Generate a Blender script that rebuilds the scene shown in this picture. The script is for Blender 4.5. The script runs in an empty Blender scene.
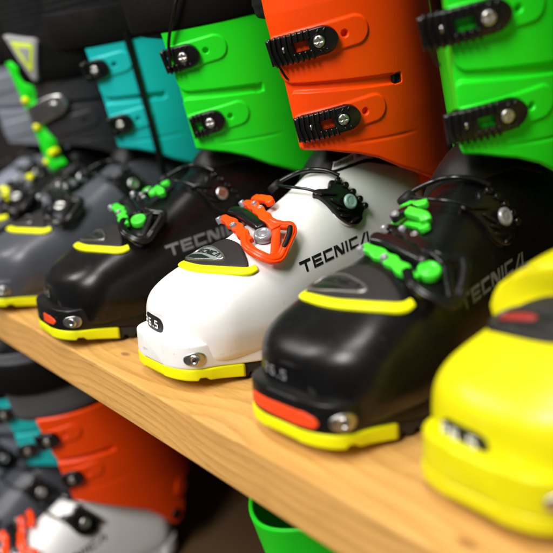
import bpy, math, random
import numpy as np
from mathutils import Vector, Matrix
from mathutils.bvhtree import BVHTree
rad = math.radians
random.seed(3)
SC = bpy.context.scene
COL = SC.collection

# ------------------------------------------------------------------ materials
def sin_(n, names, val):
    for k in names:
        if k in n.inputs:
            n.inputs[k].default_value = val
            return

def plastic(name, col, rough=.35, coat=0., sss=0., bump=.05, bscale=900, var=.06, scuff=0.0, spec=.4, metal=0.):
    m = bpy.data.materials.new(name); m.use_nodes = True
    nt = m.node_tree; nt.nodes.clear(); N = nt.nodes.new; L = nt.links.new
    out = N('ShaderNodeOutputMaterial'); b = N('ShaderNodeBsdfPrincipled')
    L(b.outputs[0], out.inputs[0])
    tc = N('ShaderNodeTexCoord')
    no = N('ShaderNodeTexNoise'); no.inputs['Scale'].default_value = 18; no.inputs['Detail'].default_value = 6
    L(tc.outputs['Object'], no.inputs['Vector'])
    mix = N('ShaderNodeMixRGB'); mix.blend_type = 'MIX'
    mix.inputs[1].default_value = (*[max(0, c*(1-var)) for c in col], 1)
    mix.inputs[2].default_value = (*[min(1, c*(1+var)) for c in col], 1)
    L(no.outputs['Fac'], mix.inputs[0])
    src = mix.outputs[0]
    # roughness variation: finger marks and rub
    n2 = N('ShaderNodeTexNoise'); n2.inputs['Scale'].default_value = 55; n2.inputs['Detail'].default_value = 8
    n2.inputs['Roughness'].default_value = .7
    L(tc.outputs['Object'], n2.inputs['Vector'])
    mr = N('ShaderNodeMapRange'); mr.inputs[1].default_value = .3; mr.inputs[2].default_value = .75
    mr.inputs[3].default_value = rough*.8; mr.inputs[4].default_value = min(1, rough*1.3)
    L(n2.outputs['Fac'], mr.inputs[0]); L(mr.outputs[0], b.inputs['Roughness'])
    if scuff > 0:
        # thin stretched scratches and dust specks of their own shape
        mp = N('ShaderNodeMapping'); mp.inputs['Scale'].default_value = (35, 500, 160); mp.inputs['Rotation'].default_value = (.4, .3, .9)
        L(tc.outputs['Object'], mp.inputs[0])
        n3 = N('ShaderNodeTexNoise'); n3.inputs['Scale'].default_value = 1; n3.inputs['Detail'].default_value = 3
        L(mp.outputs[0], n3.inputs['Vector'])
        r3 = N('ShaderNodeMapRange'); r3.inputs[1].default_value = .68; r3.inputs[2].default_value = .74
        r3.inputs[3].default_value = 0; r3.inputs[4].default_value = scuff
        L(n3.outputs['Fac'], r3.inputs[0])
        n4 = N('ShaderNodeTexNoise'); n4.inputs['Scale'].default_value = 420; n4.inputs['Detail'].default_value = 2
        L(tc.outputs['Object'], n4.inputs['Vector'])
        r4 = N('ShaderNodeMapRange'); r4.inputs[1].default_value = .72; r4.inputs[2].default_value = .76
        r4.inputs[3].default_value = 0; r4.inputs[4].default_value = scuff
        L(n4.outputs['Fac'], r4.inputs[0])
        ad = N('ShaderNodeMath'); ad.operation = 'MAXIMUM'; L(r3.outputs[0], ad.inputs[0]); L(r4.outputs[0], ad.inputs[1])
        mx = N('ShaderNodeMixRGB'); L(ad.outputs[0], mx.inputs[0]); L(src, mx.inputs[1])
        g = .42
        mx.inputs[2].default_value = (g*.9, g*.86, g*.8, 1)
        src = mx.outputs[0]
    L(src, b.inputs['Base Color'])
    b.inputs['Metallic'].default_value = metal
    sin_(b, ['Coat Weight'], coat); sin_(b, ['Coat Roughness'], .12)
    sin_(b, ['Specular IOR Level'], spec)
    if sss:
        sin_(b, ['Subsurface Weight'], sss); sin_(b, ['Subsurface Radius'], (.006, .003, .002)); sin_(b, ['Subsurface Scale'], .5)
    if bump:
        n5 = N('ShaderNodeTexNoise'); n5.inputs['Scale'].default_value = bscale; n5.inputs['Detail'].default_value = 3
        L(tc.outputs['Object'], n5.inputs['Vector'])
        bp = N('ShaderNodeBump'); bp.inputs['Strength'].default_value = bump; bp.inputs['Distance'].default_value = .0006
        L(n5.outputs['Fac'], bp.inputs['Height']); L(bp.outputs[0], b.inputs['Normal'])
    return m

M = {}
M['white'] = plastic('white_shell', (.76, .755, .74), .34, sss=.06, scuff=.30, var=.02)
M['white_lug'] = plastic('white_ledge', (.76, .755, .74), .42, sss=.06, scuff=.5, var=.03)
M['black'] = plastic('black_shell', (.004, .0038, .004), .30, bump=.12, scuff=.05, spec=.3)
M['black_lug'] = plastic('black_ledge', (.005, .005, .005), .36, bump=.12, scuff=.08, spec=.3)
M['slate'] = plastic('slate_shell', (.060, .063, .078), .38, bump=.1, scuff=.10)
M['char'] = plastic('charcoal_cuff', (.026, .025, .027), .5, bump=.2)
M['orange'] = plastic('orange_cuff', (1, .066, .001), .38, bump=.08, spec=.3, scuff=.05)
M['orange_b'] = plastic('orange_buckle', (1, .06, .002), .28, sss=.05)
M['orange_i'] = plastic('orange_insert', (.78, .065, .012), .4)
M['green'] = plastic('green_cuff', (.014, .78, .014), .40, spec=.3, scuff=.05, var=.09)
M['green_b'] = plastic('green_buckle', (.05, .66, .03), .26, sss=.05)
M['teal'] = plastic('teal_cuff', (.008, .50, .50), .42, spec=.3)
M['teal_d'] = plastic('deep_teal_cuff', (.008, .30, .32), .45)
M['yellow'] = plastic('yellow_pad', (.74, .75, .002), .45, spec=.25, scuff=.1)
M['yellow_s'] = plastic('yellow_shell', (.64, .59, .004), .34, spec=.35, scuff=.05)
M['rubber'] = plastic('black_rubber', (.014, .014, .014), .62, bump=.5, bscale=700)
M['grey_pad'] = plastic('grey_pad', (.017, .0145, .014), .55, spec=.3, bump=.5, bscale=1200)
M['liner'] = plastic('liner_fabric', (.0045, .0045, .005), .8, spec=.2, bump=.9, bscale=1500)
M['liner_g'] = plastic('grey_liner', (.075, .075, .08), .85, bump=.9, bscale=1200)
M['strap'] = plastic('strap_webbing', (.003, .003, .003), .75, bump=.8, bscale=1100, spec=.12)
M['hard'] = plastic('black_buckle', (.005, .005, .005), .24)
M['soft'] = plastic('soft_black', (.005, .005, .005), .5, spec=.3)
M['silver'] = plastic('silver_metal', (.62, .61, .60), .28, metal=1, bump=.1, var=.1)
M['steel'] = plastic('screw_steel', (.50, .50, .48), .35, metal=1, bump=.2, var=.15)
M['clear'] = plastic('clear_cap', (.30, .30, .32), .2, metal=.4, bump=.1)
M['mint'] = plastic('mint_disc', (.22, .36, .30), .4, metal=.3, bump=.6, bscale=500, var=.35)
M['ink'] = plastic('black_ink', (.010, .010, .010), .4, bump=0)
M['ink_w'] = plastic('white_ink', (.82, .82, .80), .45, bump=0)
M['ink_g'] = plastic('grey_ink', (.17, .17, .18), .45, bump=0)
M['chrome'] = plastic('emblem_silver', (.42, .40, .38), .3, metal=.9, bump=.1)
M['dim_chrome'] = plastic('dim_chrome', (.22, .21, .20), .38, metal=.8)
M['plate'] = plastic('emblem_plate', (.20, .22, .215), .45, bump=.1)
M['plate_d'] = plastic('emblem_dark', (.03, .028, .028), .3)
M['red'] = plastic('red_badge', (.28, .025, .02), .35)
M['lime'] = plastic('lime_print', (.55, .72, .03), .5)
M['greyp'] = plastic('grey_plastic', (.30, .30, .30), .4)
M['pale'] = plastic('pale_grey_shell', (.19, .205, .25), .42)
M['wall'] = plastic('dark_wall', (.010, .008, .0075), .8)

# ------------------------------------------------------------------ mesh helpers
def mesh(name, V, F, mat=None, parent=None, smooth=True):
    me = bpy.data.meshes.new(name)
    me.from_pydata([tuple(map(float, v)) for v in V], [], F)
    if smooth: me.polygons.foreach_set('use_smooth', [True]*len(me.polygons))
    me.validate(); me.update()
    o = bpy.data.objects.new(name, me); COL.objects.link(o)
    if mat is not None:
        me.materials.append(M[mat] if isinstance(mat, str) else mat)
    if parent is not None: o.parent = parent
    return o

class MB:
    def __init__(s): s.V = []; s.F = []
    def add(s, V, F):
        b = len(s.V); s.V += [tuple(v) for v in V]; s.F += [tuple(i+b for i in f) for f in F]
        return s
    def build(s, name, mat, parent=None, smooth=True, bevel=0, sharp=None):
        o = mesh(name, s.V, s.F, mat, parent, smooth)
        if bevel:
            bm = o.modifiers.new('b', 'BEVEL'); bm.width = bevel; bm.segments = 2; bm.limit_method = 'ANGLE'; bm.angle_limit = rad(35)
        return o

def grid(A, wrapu=False, capstart=False, capend=False, flip=False):
    """A: (m, n, 3). faces over m rows, n cols; wrapu closes columns"""
    m, n = A.shape[:2]; V = A.reshape(-1, 3); F = []
    for i in range(m-1):
        for j in range(n if wrapu else n-1):
            k = (j+1) % n
            f = (i*n+j, i*n+k, (i+1)*n+k, (i+1)*n+j)
            F.append(f[::-1] if flip else f)
    if capstart: F.append(tuple(range(n)) if flip else tuple(range(n))[::-1])
    if capend: F.append(tuple((m-1)*n+j for j in range(n))[::-1] if flip else tuple((m-1)*n+j for j in range(n)))
    return V, F

def catmull(P, n, closed=False):
    P = np.asarray(P, float); k = len(P); out = []
    if closed:
        idx = range(k)
    else: idx = range(k-1)
    for i in idx:
        if closed: p0, p1, p2, p3 = P[(i-1) % k], P[i], P[(i+1) % k], P[(i+2) % k]
        else: p0, p1, p2, p3 = P[max(i-1, 0)], P[i], P[i+1], P[min(i+2, k-1)]
        for t in np.linspace(0, 1, n, endpoint=False):
            out.append(.5*((2*p1)+(-p0+p2)*t+(2*p0-5*p1+4*p2-p3)*t*t+(-p0+3*p1-3*p2+p3)*t**3))
    if not closed: out.append(P[-1])
    return np.array(out)

def tube(P, r, n=10, closed=False, up=(0, 0, 1), flat=1.0, sq=2.0):
    """sweep a (super)elliptic section: r across, r*flat along 'up'"""
    P = np.asarray(P, float); k = len(P); up = np.asarray(up, float)
    R_ = np.full(k, r) if np.isscalar(r) else np.asarray(r)
    A = np.zeros((k, n, 3))
    for i in range(k):
        if closed: t = P[(i+1) % k]-P[(i-1) % k]
        else: t = P[min(i+1, k-1)]-P[max(i-1, 0)]
        t = t/np.linalg.norm(t); a = np.cross(t, up)
        if np.linalg.norm(a) < 1e-4: a = np.cross(t, (1, 0, 0.01))
        a /= np.linalg.norm(a); b = np.cross(a, t)
        for j in range(n):
            th = 2*math.pi*(j+.5)/n; c, s = math.cos(th), math.sin(th)
            c = math.copysign(abs(c)**(2/sq), c); s = math.copysign(abs(s)**(2/sq), s)
            A[i, j] = P[i]+R_[i]*(c*a+s*flat*b)
    if closed:
        A = np.concatenate([A, A[:1]]); V, F = grid(A, True)
        return V, F
    return grid(A, True, True, True)

def sstep(a, b, x):
    t = np.clip((np.asarray(x, float)-a)/(b-a), 0, 1); return t*t*(3-2*t)

def interp(x, xs, ys):
    # smooth monotone-ish interpolation
    return np.interp(x, _dx(xs, 12), _sm(xs, ys, 12))
def _dx(xs, n): return np.linspace(xs[0], xs[-1], len(xs)*n)
def _sm(xs, ys, n):
    x = _dx(xs, n); y = np.interp(x, xs, ys)
    for _ in range(14):
        y[1:-1] = .25*y[:-2]+.5*y[1:-1]+.25*y[2:]
    return y

# ------------------------------------------------------------------ boot shapes (boot frame: toe at y=0 pointing -y, left side +x)
def shell_dims(y):
    W = interp(y, [0, .03, .06, .10, .14, .18, .22, .27, .31], [.048, .052, .053, .051, .046, .041, .040, .040, .037])
    H = interp(y, [0, .02, .04, .065, .09, .12, .15, .18, .21, .26, .31], [.061, .0725, .0845, .096, .107, .121, .139, .160, .176, .18, .15])
    n = interp(y, [0, .04, .09, .15, .31], [3.4, 3.0, 2.45, 2.15, 2.2])
    cx = interp(y, [0, .03, .06, .09, .31], [-.0075, -.004, .0, .004, .0])
    return W, H, n, cx
Y0 = .004
def shell_mesh_arrays(nu=96, ny=130):
    t = np.linspace(0, 1, ny)
    ys = Y0+(.305-Y0)*t**1.7
    A = np.zeros((ny, nu, 3))
    for i, y in enumerate(ys):
        W, H, n, cx = shell_dims(y)
        d = y-Y0
        a = np.clip(1-d/.036, 0, 1); gw = (1-a**2.5)**(1/2.5)
        a2 = np.clip(1-d/.016, 0, 1); gh = (1-a2**2.4)**(1/2.4)
        b = np.clip(1-(.305-y)/.03, 0, 1); ge = (1-b**2.5)**(1/2.5)
        w = W*gw*max(ge, .02); zm = .040; zb = .018
        h = zm+(H-zm)*(.55+.45*gh)*max(ge, .3) if i else zm+.002
        if i == 0: w = .0006
        for j in range(nu):
            th = 2*math.pi*j/nu; c, s = math.cos(th), math.sin(th)
            if s >= 0:
                x = w*math.copysign(abs(c)**(2/n), c); z = zm+(h-zm)*abs(s)**(2/n)
            else:
                x = w*math.copysign(abs(c)**(2/7), c); z = zm-(zm-zb)*abs(s)**(2/7)
                x *= 1-.11*((zm-z)/(zm-zb))**.7
            A[i, j] = (x+cx*(1 if y < .06 else 1-float(sstep(.06, .12, y))*(1-(z-.02)/.08)), y, z)
    return A
def ledge_w(y, W0=.0425):
    a = np.clip(1-(y+.006)/.028, 0, 1); g = (1-a**2.9)**(1/2.9)
    W = interp(y, [-.006, .02, .05, .09, .14, .2, .31], [W0, W0, .0480, .0495, .0455, .039, .037])
    b = np.clip(1-(.312-y)/.03, 0, 1); ge = (1-b**2.5)**(1/2.5)
    return W*g*ge
def loft_y(ys, wf, ztf, zbf, cx=None, rad_=.0022, arc=5):
    """rounded-box sections along y"""
    rows = []
    for y in ys:
        w = max(wf(y), .006); zt, zb = ztf(y), zbf(y); zc = (zt+zb)/2; hh = (zt-zb)/2
        r = min(rad_, hh*.95, w*.95); P = []
        for sx, sz, a0 in ((1, 1, 0), (-1, 1, 90), (-1, -1, 180), (1, -1, 270)):
            for k in range(arc):
                a = rad(a0+90*k/(arc-1))
                P.append((sx*(w-r)+r*math.cos(a)+(cx(y) if cx else 0), y, zc+sz*(hh-r)+r*math.sin(a)))
        if not rows:    # small bevel in front of the first section
            rows.append([((x-(cx(y) if cx else 0))*.90+(cx(y) if cx else 0), y-.0004, zc+(z-zc)*(1-.0016/hh)) for x, _, z in P])
        rows.append(P)
    return np.array(rows)

BVH = {}
def bvh_of(V, F): return BVHTree.FromPolygons([Vector(v) for v in V], F)

SH_A = shell_mesh_arrays(); SH_V, SH_F = grid(SH_A, True, True, True, flip=True)
BVH['shell'] = bvh_of(SH_V, SH_F)

LEDGE_TOP = lambda y: .0380
ROCK = lambda y: .0105*(1-float(sstep(-.02, .085, y)))+.0005
LEDGE_BOT = lambda y: .0125+.0065*(1-float(sstep(-.01, .08, y)))
LCX = lambda y: -.0062*(1-float(sstep(.02, .08, y)))
yl = np.concatenate([-.0055+.0355*np.linspace(0, 1, 28)**2, np.linspace(.034, .28, 40), .312-.032*np.linspace(1, 0, 18)**2])
LG_V, LG_F = grid(loft_y(yl, lambda y: ledge_w(y), LEDGE_TOP, LEDGE_BOT, cx=LCX), True, True, True, flip=True)
BVH['ledge'] = bvh_of(LG_V, LG_F)

# cuff ------------------------------------------------------------
TILT = rad(13); CA = np.array([0.004, .232, .14])
KU = np.array([0, -math.sin(TILT), math.cos(TILT)]); KF = np.array([0, -math.cos(TILT), -math.sin(TILT)]); KX = np.array([1., 0, 0])
def cuff_half(s):   # s = height along the cuff axis above CA
    b = np.interp(s, [-.08, 0, .06, .11, .16], [.045, .050, .055, .058, .061])
    a = np.interp(s, [-.08, 0, .06, .11, .16], [.078, .079, .080, .082, .086])
    return b, a
def cuff_pt(phi, s, off=0.):
    """phi 0 = front, +90deg = left side (+x)"""
    b, a = cuff_half(s)
    c, sn = np.cos(phi), np.sin(phi)
    w = 1.06-.07*c-.10*c*c if c > 0 else 1.06-.0994*c-.17*c*c
    u = (b*w+off)*sn; f = (a+off)*c*(1 if c > 0 else 1.42)
    return CA+KX*u+KF*f+KU*s
# arc-length table at a mid section
_ph = np.linspace(0, math.pi, 721); _pp = np.array([cuff_pt(p, .08) for p in _ph])
_al = np.concatenate([[0], np.cumsum(np.linalg.norm(np.diff(_pp, axis=0), axis=1))])
ARC = _al[-1]
def arc2phi(q): return float(np.sign(q)*np.interp(abs(q), _al, _ph))
def phi2arc(p): return float(np.sign(p)*np.interp(abs(p), _ph, _al))
def sd_round(x, y, cx, cy, hx, hy, r, ang=0):
    c, s = math.cos(ang), math.sin(ang); dx, dy = x-cx, y-cy
    X = abs(c*dx+s*dy)-hx+r; Y = abs(-s*dx+c*dy)-hy+r
    return min(max(X, Y), 0)+math.hypot(max(X, 0), max(Y, 0))-r
RK = [(.030, .133), (.0375, .0695)]      # rack centres in (arc, s)
RANG = rad(3)
def cuff_bottom(q):
    aq = abs(q)
    return np.interp(aq, [0, .012, .03, .058, .077, .10, .155, .172, .182, .19, .205, ARC], [.049, .049, .046, .037, .028, .013, -.016, -.042, -.060, -.064, -.05, -.045])
def flap(q, s):
    """two flaps that overlap at the front; returns distance outside both"""
    gy = .1035-.135*q; w = .0034
    cr = lambda x, y, r: (min(max(r-x, r-y), 0)*0+(math.hypot(max(r-x, 0), max(r-y, 0))-r if x < r or y < r else -min(x, y)))
    up = cr(q-QF, s-(gy+w), .009)
    lo = cr(q-QF-.005*(QF < .01), (gy-w)-s, .005)
    return min(up, lo)
QF = .003
def cuff_disp(q, s):
    d = 0.
    d -= .030*float(sstep(QF+.001, QF-.016, q))*(1-float(sstep(.07, .15, -q)))*(QF > -1)
    if QF < -1: return 0.
    if q < -.04: d -= .0036*(1-float(sstep(.06, .12, -q)))
    if -.04 <= q < .112:
        v = flap(q, s)
        d -= .0036*float(sstep(-.0009, .0009, v))*(1-float(sstep(.0985, .1005, q)))
        if q > .09: d -= .005*(1-float(sstep(-.001, .0006, sd_round(q, s, .1035, .0893, .0045, .0036, .0012))))
    for (cx, cy) in RK:
        v = sd_round(q, s, cx+.008, cy+.0006, .0425, .0118, .0118, RANG)
        d += .0015*(1-float(sstep(-.0016, .0004, v)))*float(sstep(QF, QF+.004, q))
        h = math.hypot(q-(cx+.0305), s-(cy+.0016))
        d -= .005*(1-float(sstep(.0020, .0028, h)))
    # moulded crease below the lower rack
    d -= .0008*math.exp(-((s-(.047-.12*(q-.06)))/.0012)**2)*float(sstep(.045, .06, q))*(1-float(sstep(.10, .13, q)))
    v = sd_round(q, s, .186, -.040, .013, .013, .013)
    d += .002*(1-float(sstep(-.0015, .0005, v)))
    return d
LOWCUT = False
def cuff_bot(q):
    if LOWCUT: return float(np.interp(abs(q), [0, .03, .058, .077, .10, .125, .143, .150, .160, .172, .181, .186, .20, ARC], [.040, .036, .022, .008, -.010, -.034, -.062, -.076, -.088, -.088, -.076, -.062, -.04, -.035]))
    return float(cuff_bottom(q))
def cuff_arrays(qf=.003, top=.164, low=False, nv=190):
    global QF, LOWCUT
    QF = qf; LOWCUT = low
    V = []; F = []
    qs = np.concatenate([np.linspace(-ARC, -.025, 50, endpoint=False), np.linspace(-.025, .12, 250, endpoint=False), np.linspace(.12, ARC, 50, endpoint=False)])
    n = len(qs); ph = [arc2phi(q) for q in qs]; sb = [cuff_bot(q) for q in qs]; st_ = [top-.008*float(sstep(.02, .13, abs(q))) for q in qs]
    for i in range(nv+1):
        t = i/nv
        for j in range(n):
            s0, s1 = sb[j], st_[j]; s = s0+(s1-s0)*t
            e = min(t*(s1-s0), (1-t)*(s1-s0)); r = 0 if e >= .0022 else -.0018*(1-(e/.0022)**2*(3-2*e/.0022))
            V.append(cuff_pt(ph[j], s, cuff_disp(qs[j], s)+r))
    for i in range(nv):
        for j in range(n):
            k = (j+1) % n
            F.append((i*n+j, i*n+k, (i+1)*n+k, (i+1)*n+j))
    base = len(V)
    sub = list(range(0, n, 2)); m = len(sub)
    for i in range(13):
        t = i/12
        for j in sub:
            s0, s1 = sb[j], st_[j]; rec = 0 if qf < -1 else -.034*float(sstep(qf+.001, qf-.016, qs[j]))*(1-float(sstep(.07, .15, -qs[j])))
            V.append(cuff_pt(ph[j], s0+(s1-s0)*t+(.0006 if i == 0 else -.0006 if i == 12 else 0), -.0042+rec))
    for i in range(12):
        for j in range(m):
            k = (j+1) % m
            F.append((base+i*m+j, base+(i+1)*m+j, base+(i+1)*m+k, base+i*m+k))
    for (r0, r1, fl) in ((0, base, 0), (nv*n, base+12*m, 1)):
        for a in range(m):
            b = (a+1) % m
            outer = [r0+((sub[a]+k) % n) for k in range(((sub[b]-sub[a]) % n)+1)]
            f = outer+[r1+b, r1+a]
            F.append(tuple(f if fl else f[::-1]))
    return np.array(V), F
DOF = True
# ------------------------------------------------------------------ sole parts
def sole_pad(y0, y1, n, w_off, zt, bot, slant=0):
    ys = y0+(y1-y0)*np.linspace(0, 1, n)**(2 if y0 < .01 else 1)
    return grid(loft_y(ys, lambda y: max(ledge_w(y)+w_off, .0006), zt, bot, cx=LCX, rad_=.0016), True, True, True, flip=True)
def toe_bot(y):
    z = ROCK(y)
    # tread blocks: a notch behind the tip
    z += .0022*float(sstep(.008, .0095, y))*(1-float(sstep(.0155, .017, y)))
    return z
def tread_bot(y):
    return .0022+.0032*(1 if (y*100) % 1.1 > .72 else 0)

def empty(name, loc, rz=0):
    o = bpy.data.objects.new(name, None); COL.objects.link(o); o.location = loc; o.rotation_euler = (0, 0, rz)
    o.empty_display_size = .02
    return o
def tag(o, label=None, cat=None, group=None, kind=None):
    if label: o['label'] = label
    if cat: o['category'] = cat
    if group: o['group'] = group
    if kind: o['kind'] = kind
    return o

CACHE = {}
def inst(key, make, name, mat, parent):
    """one mesh datablock per shape, coloured per object"""
    if key not in CACHE:
        V, F = make(); me = bpy.data.meshes.new(key)
        me.from_pydata([tuple(map(float, v)) for v in V], [], [tuple(int(i) for i in f) for f in F])
        me.polygons.foreach_set('use_smooth', [True]*len(me.polygons)); me.validate(); me.update()
        me.materials.append(None); CACHE[key] = me
    o = bpy.data.objects.new(name, CACHE[key]); COL.objects.link(o); o.parent = parent
    o.material_slots[0].link = 'OBJECT'; o.material_slots[0].material = M[mat]
    return o

def liner_arrays():
    rows = []
    for i in range(60):
        t = i/59; s = .125+.125*t
        rib = .0005*math.sin(s*900)*(1 if .165 < s < .25 else 0)
        rows.append([cuff_pt(2*math.pi*j/72-math.pi, s, -.0075-.022*float(sstep(.160, .150, s))+rib+.003*float(sstep(.150, .17, s))-.004*float(sstep(.235, .25, s)))+(KU*(.010*math.cos(2*math.pi*j/72-math.pi))*0) for j in range(72)])
    for k in range(8):
        rows.append([cuff_pt(2*math.pi*j/72-math.pi, .25-.012*k, -.012-.002*min(k, 3)) for j in range(72)])
    return grid(np.array(rows), True, False, True, flip=True)
def strap_arrays(z0=.181):
    rows = []
    prof = [(-.5, 0), (-.5, .6), (-.42, 1), (0, 1.05), (.42, 1), (.5, .6), (.5, 0)]
    for z, t in prof:
        rows.append([cuff_pt(2*math.pi*j/96-math.pi, z0+.040*z+.006*math.sin(2*math.pi*j/96), -.002+.0038*t) for j in range(96)])
    return grid(np.array(rows), True, False, False, flip=True)

# ------------------------------------------------------------------ details laid on the boot
def nrm(v): v = np.array(v, float); return v/np.linalg.norm(v)
class Frame:
    def __init__(s, O, n, e1=(1, 0, 0), which='shell'):
        s.O = np.array(O, float); s.n = nrm(n); e1 = np.array(e1, float); s.e1 = nrm(e1-(e1@s.n)*s.n); s.e2 = np.cross(s.n, s.e1); s.b = BVH[which]
    def pt(s, a, b, h=0.):
        o = s.O+s.e1*a+s.e2*b+s.n*.04
        loc, nn, i, d = s.b.ray_cast(Vector(o), Vector(-s.n))
        if loc is None:
            loc, nn, i, d = s.b.find_nearest(Vector(s.O+s.e1*a+s.e2*b))
        return np.array(loc)+np.array(nn)*h
def resample(P, n, smooth=True):
    P = catmull(P, 8, True) if smooth else np.asarray(P, float)
    Q = np.concatenate([P, P[:1]]); L_ = np.concatenate([[0], np.cumsum(np.linalg.norm(np.diff(Q, axis=0), axis=1))])
    t = np.linspace(0, L_[-1], n, endpoint=False)
    return np.stack([np.interp(t, L_, Q[:, k]) for k in range(2)], 1)
def pad(fr, outline, h, edge=.0012, n=72, smooth=True, base=-.0006, rings=9, dome=0.):
    P = resample(outline, n, smooth); c = P.mean(0); w = np.mean(np.linalg.norm(P-c, axis=1))
    rs = list(np.linspace(.001, 1-edge/w, rings))+[1-edge/w*k for k in (.6, .25, .06)]+[1, 1]
    hs = [h+dome*(1-(r**2)) for r in rs[:rings]]+[h*.93, h*.72, h*.4]+[h*.15, base]
    A = np.array([[fr.pt(*(c+(p-c)*r), hh) for p in P] for r, hh in zip(rs, hs)])
    return grid(A, True, True, False, flip=False)
def ribbon(fr, A_, B_, h, base=-.0005, k=6):
    """raised strip between two polylines with the same number of points"""
    A_ = catmull(A_, 8); B_ = catmull(B_, 8); rows = []
    for a, b in zip(A_, B_):
        r = [fr.pt(*a, base)]
        for t in np.linspace(0, 1, k):
            e = min(t, 1-t); r.append(fr.pt(*(a+(b-a)*t), h*(.75+.25*min(1, e*4))))
        r.append(fr.pt(*b, base)); rows.append(r)
    rows = [rows[0]]+rows+[rows[-1]]
    rows[0] = [p*0+rows[1][0]*(1-t)+rows[1][-1]*t for p, t in zip(rows[0], np.linspace(0, 1, k+2))]
    rows[-1] = [p*0+rows[-2][0]*(1-t)+rows[-2][-1]*t for p, t in zip(rows[-1], np.linspace(0, 1, k+2))]
    return grid(np.array(rows), False, flip=True)
def quad_sheet(fr, quads, off=.00025, nx=7, ny=5):
    V = []; F = []
    for q in quads:
        q = np.array(q, float); A = np.zeros((ny, nx, 3))
        for i in range(ny):
            for j in range(nx):
                u, v = j/(nx-1), i/(ny-1)
                p = (q[0]*(1-u)+q[1]*u)*(1-v)+(q[3]*(1-u)+q[2]*u)*v
                A[i, j] = fr.pt(p[0], p[1], off)
        v_, f_ = grid(A, False); b = len(V); V += list(v_); F += [tuple(i+b for i in f) for f in f_]
    return V, F
def R4(x0, y0, x1, y1): return [(x0, y0), (x1, y0), (x1, y1), (x0, y1)]
t_ = .25
GL = {
 'T': (1.42, [R4(0, 1-t_, 1.38, 1), [(.56, 0), (.84, 0), (.84, 1-t_-.02), (.56, 1-t_-.02)]]),
 'E': (1.30, [R4(0, 0, .27, 1), R4(.29, 1-t_+.02, 1.22, 1), R4(.29, .39, 1.12, .61), R4(.29, 0, 1.22, t_-.02)]),
 'C': (1.30, [R4(0, 0, .27, 1), R4(.29, 1-t_+.02, 1.24, 1), R4(.29, 0, 1.24, t_-.02)]),
 'N': (1.42, [R4(0, 0, .26, 1), R4(1.06, 0, 1.32, 1), [(.28, .68), (.82, 0), (1.04, 0), (1.04, .3)], [(.28, .68), (1.04, .3), (.50, 1), (.28, 1)]]),
 'I': (.36, [R4(0, 0, .27, 1)]),
 'A': (1.5, [[(0, 0), (.32, 0), (1.0, .98), (.70, 1)], [(1.04, 0), (1.32, 0), (1.32, 1), (1.06, 1)]]),
 '2': (.82, [R4(0, .82, .6, 1), R4(.48, .5, .66, .92), R4(.04, .42, .6, .58), R4(0, .08, .18, .5), R4(.02, 0, .66, .18)]),
 '6': (.84, [R4(.08, .82, .62, 1), R4(0, .06, .2, .94), R4(.18, .44, .6, .6), R4(.5, .08, .68, .54), R4(.08, 0, .6, .18)]),
 '.': (.36, [R4(.04, 0, .24, .2)]),
 '5': (.80, [R4(0, .82, .64, 1), R4(0, .46, .19, .84), R4(.1, .46, .58, .62), R4(.48, .08, .67, .56), R4(0, 0, .58, .18)]),
}
def text_quads(txt, h, gap=.17, slant=0., wx=1.):
    x = 0; Q = []
    for ch in txt:
        w, qs = GL[ch]
        for q in qs: Q.append([((x+px)*h*wx+slant*py*h, py*h) for px, py in q])
        x += w+gap
    return Q, (x-gap)*h*wx

# toe badge, plan coordinates (x, y): frame looks down on the toe
FB = Frame((0, 0, .09), (0, 0, 1))
PAD = [(-.0365, .050), (-.036, .058), (-.030, .068), (-.021, .0745), (-.011, .0772), (.000, .0762), (.012, .0732), (.0235, .0680), (.0350, .0615), (.031, .0555), (.022, .0495), (.010, .0455), (-.004, .0432), (-.018, .0432), (-.030, .0455)]
LIP_I = [(-.0375, .0535), (-.0355, .0492), (-.030, .0462), (-.018, .0437), (-.004, .0437), (.010, .0460), (.022, .0500), (.031, .0560), (.0352, .0612), (.0365, .0665)]
LIP_O = [(-.0415, .0515), (-.0385, .0455), (-.031, .0402), (-.018, .0372), (-.004, .0370), (.011, .0390), (.025, .0438), (.0355, .0515), (.0400, .0590), (.0408, .0660)]
EMB = [(-.0345, .0515), (-.0355, .0585), (-.029, .0635), (-.014, .0640), (.000, .0610), (.0115, .0570), (.0135, .0540), (.008, .0505), (-.006, .0480), (-.018, .0462), (-.028, .0475)]
def mk_lip(): return ribbon(FB, LIP_I, LIP_O, .0026)
def mk_emb_ring():
    P = resample(EMB, 80); c = P.mean(0); prof = [(1.04, .0016), (1.03, .0034), (.97, .0042), (.89, .0038), (.87, .0024)]
    A = np.array([[FB.pt(*(c+(p-c)*r), h) for p in P] for r, h in prof])
    return grid(A, True)
def mk_emb_in():
    P = resample(EMB, 60); c = P.mean(0); P = c+(P-c)*.88
    return pad(FB, P, .0031, .0004, 60, False, base=.0015)
def mk_emb_wedge():
    return quad_sheet(FB, [[(-.0320, .0535), (-.0275, .0492), (-.0185, .0478), (-.0130, .0530)], [(-.0185, .0478), (-.0040, .0500), (.0000, .0515), (-.0130, .0530)]], .0035, 7, 5)
def mk_emb_text():
    Q, w = text_quads('TECNICA', .0048, gap=.14); c, s = math.cos(-.06), math.sin(-.06)
    k = .037/w
    Q = [[(-.0300+(x*c-y*s*1)*k, .0562+x*s+y*c) for x, y in q] for q in Q]
    return quad_sheet(FB, Q, .0036, 3, 3)
def mk_pad():
    return pad(FB, PAD, .0022, .0014, 96, rings=12, dome=.0004)
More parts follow.
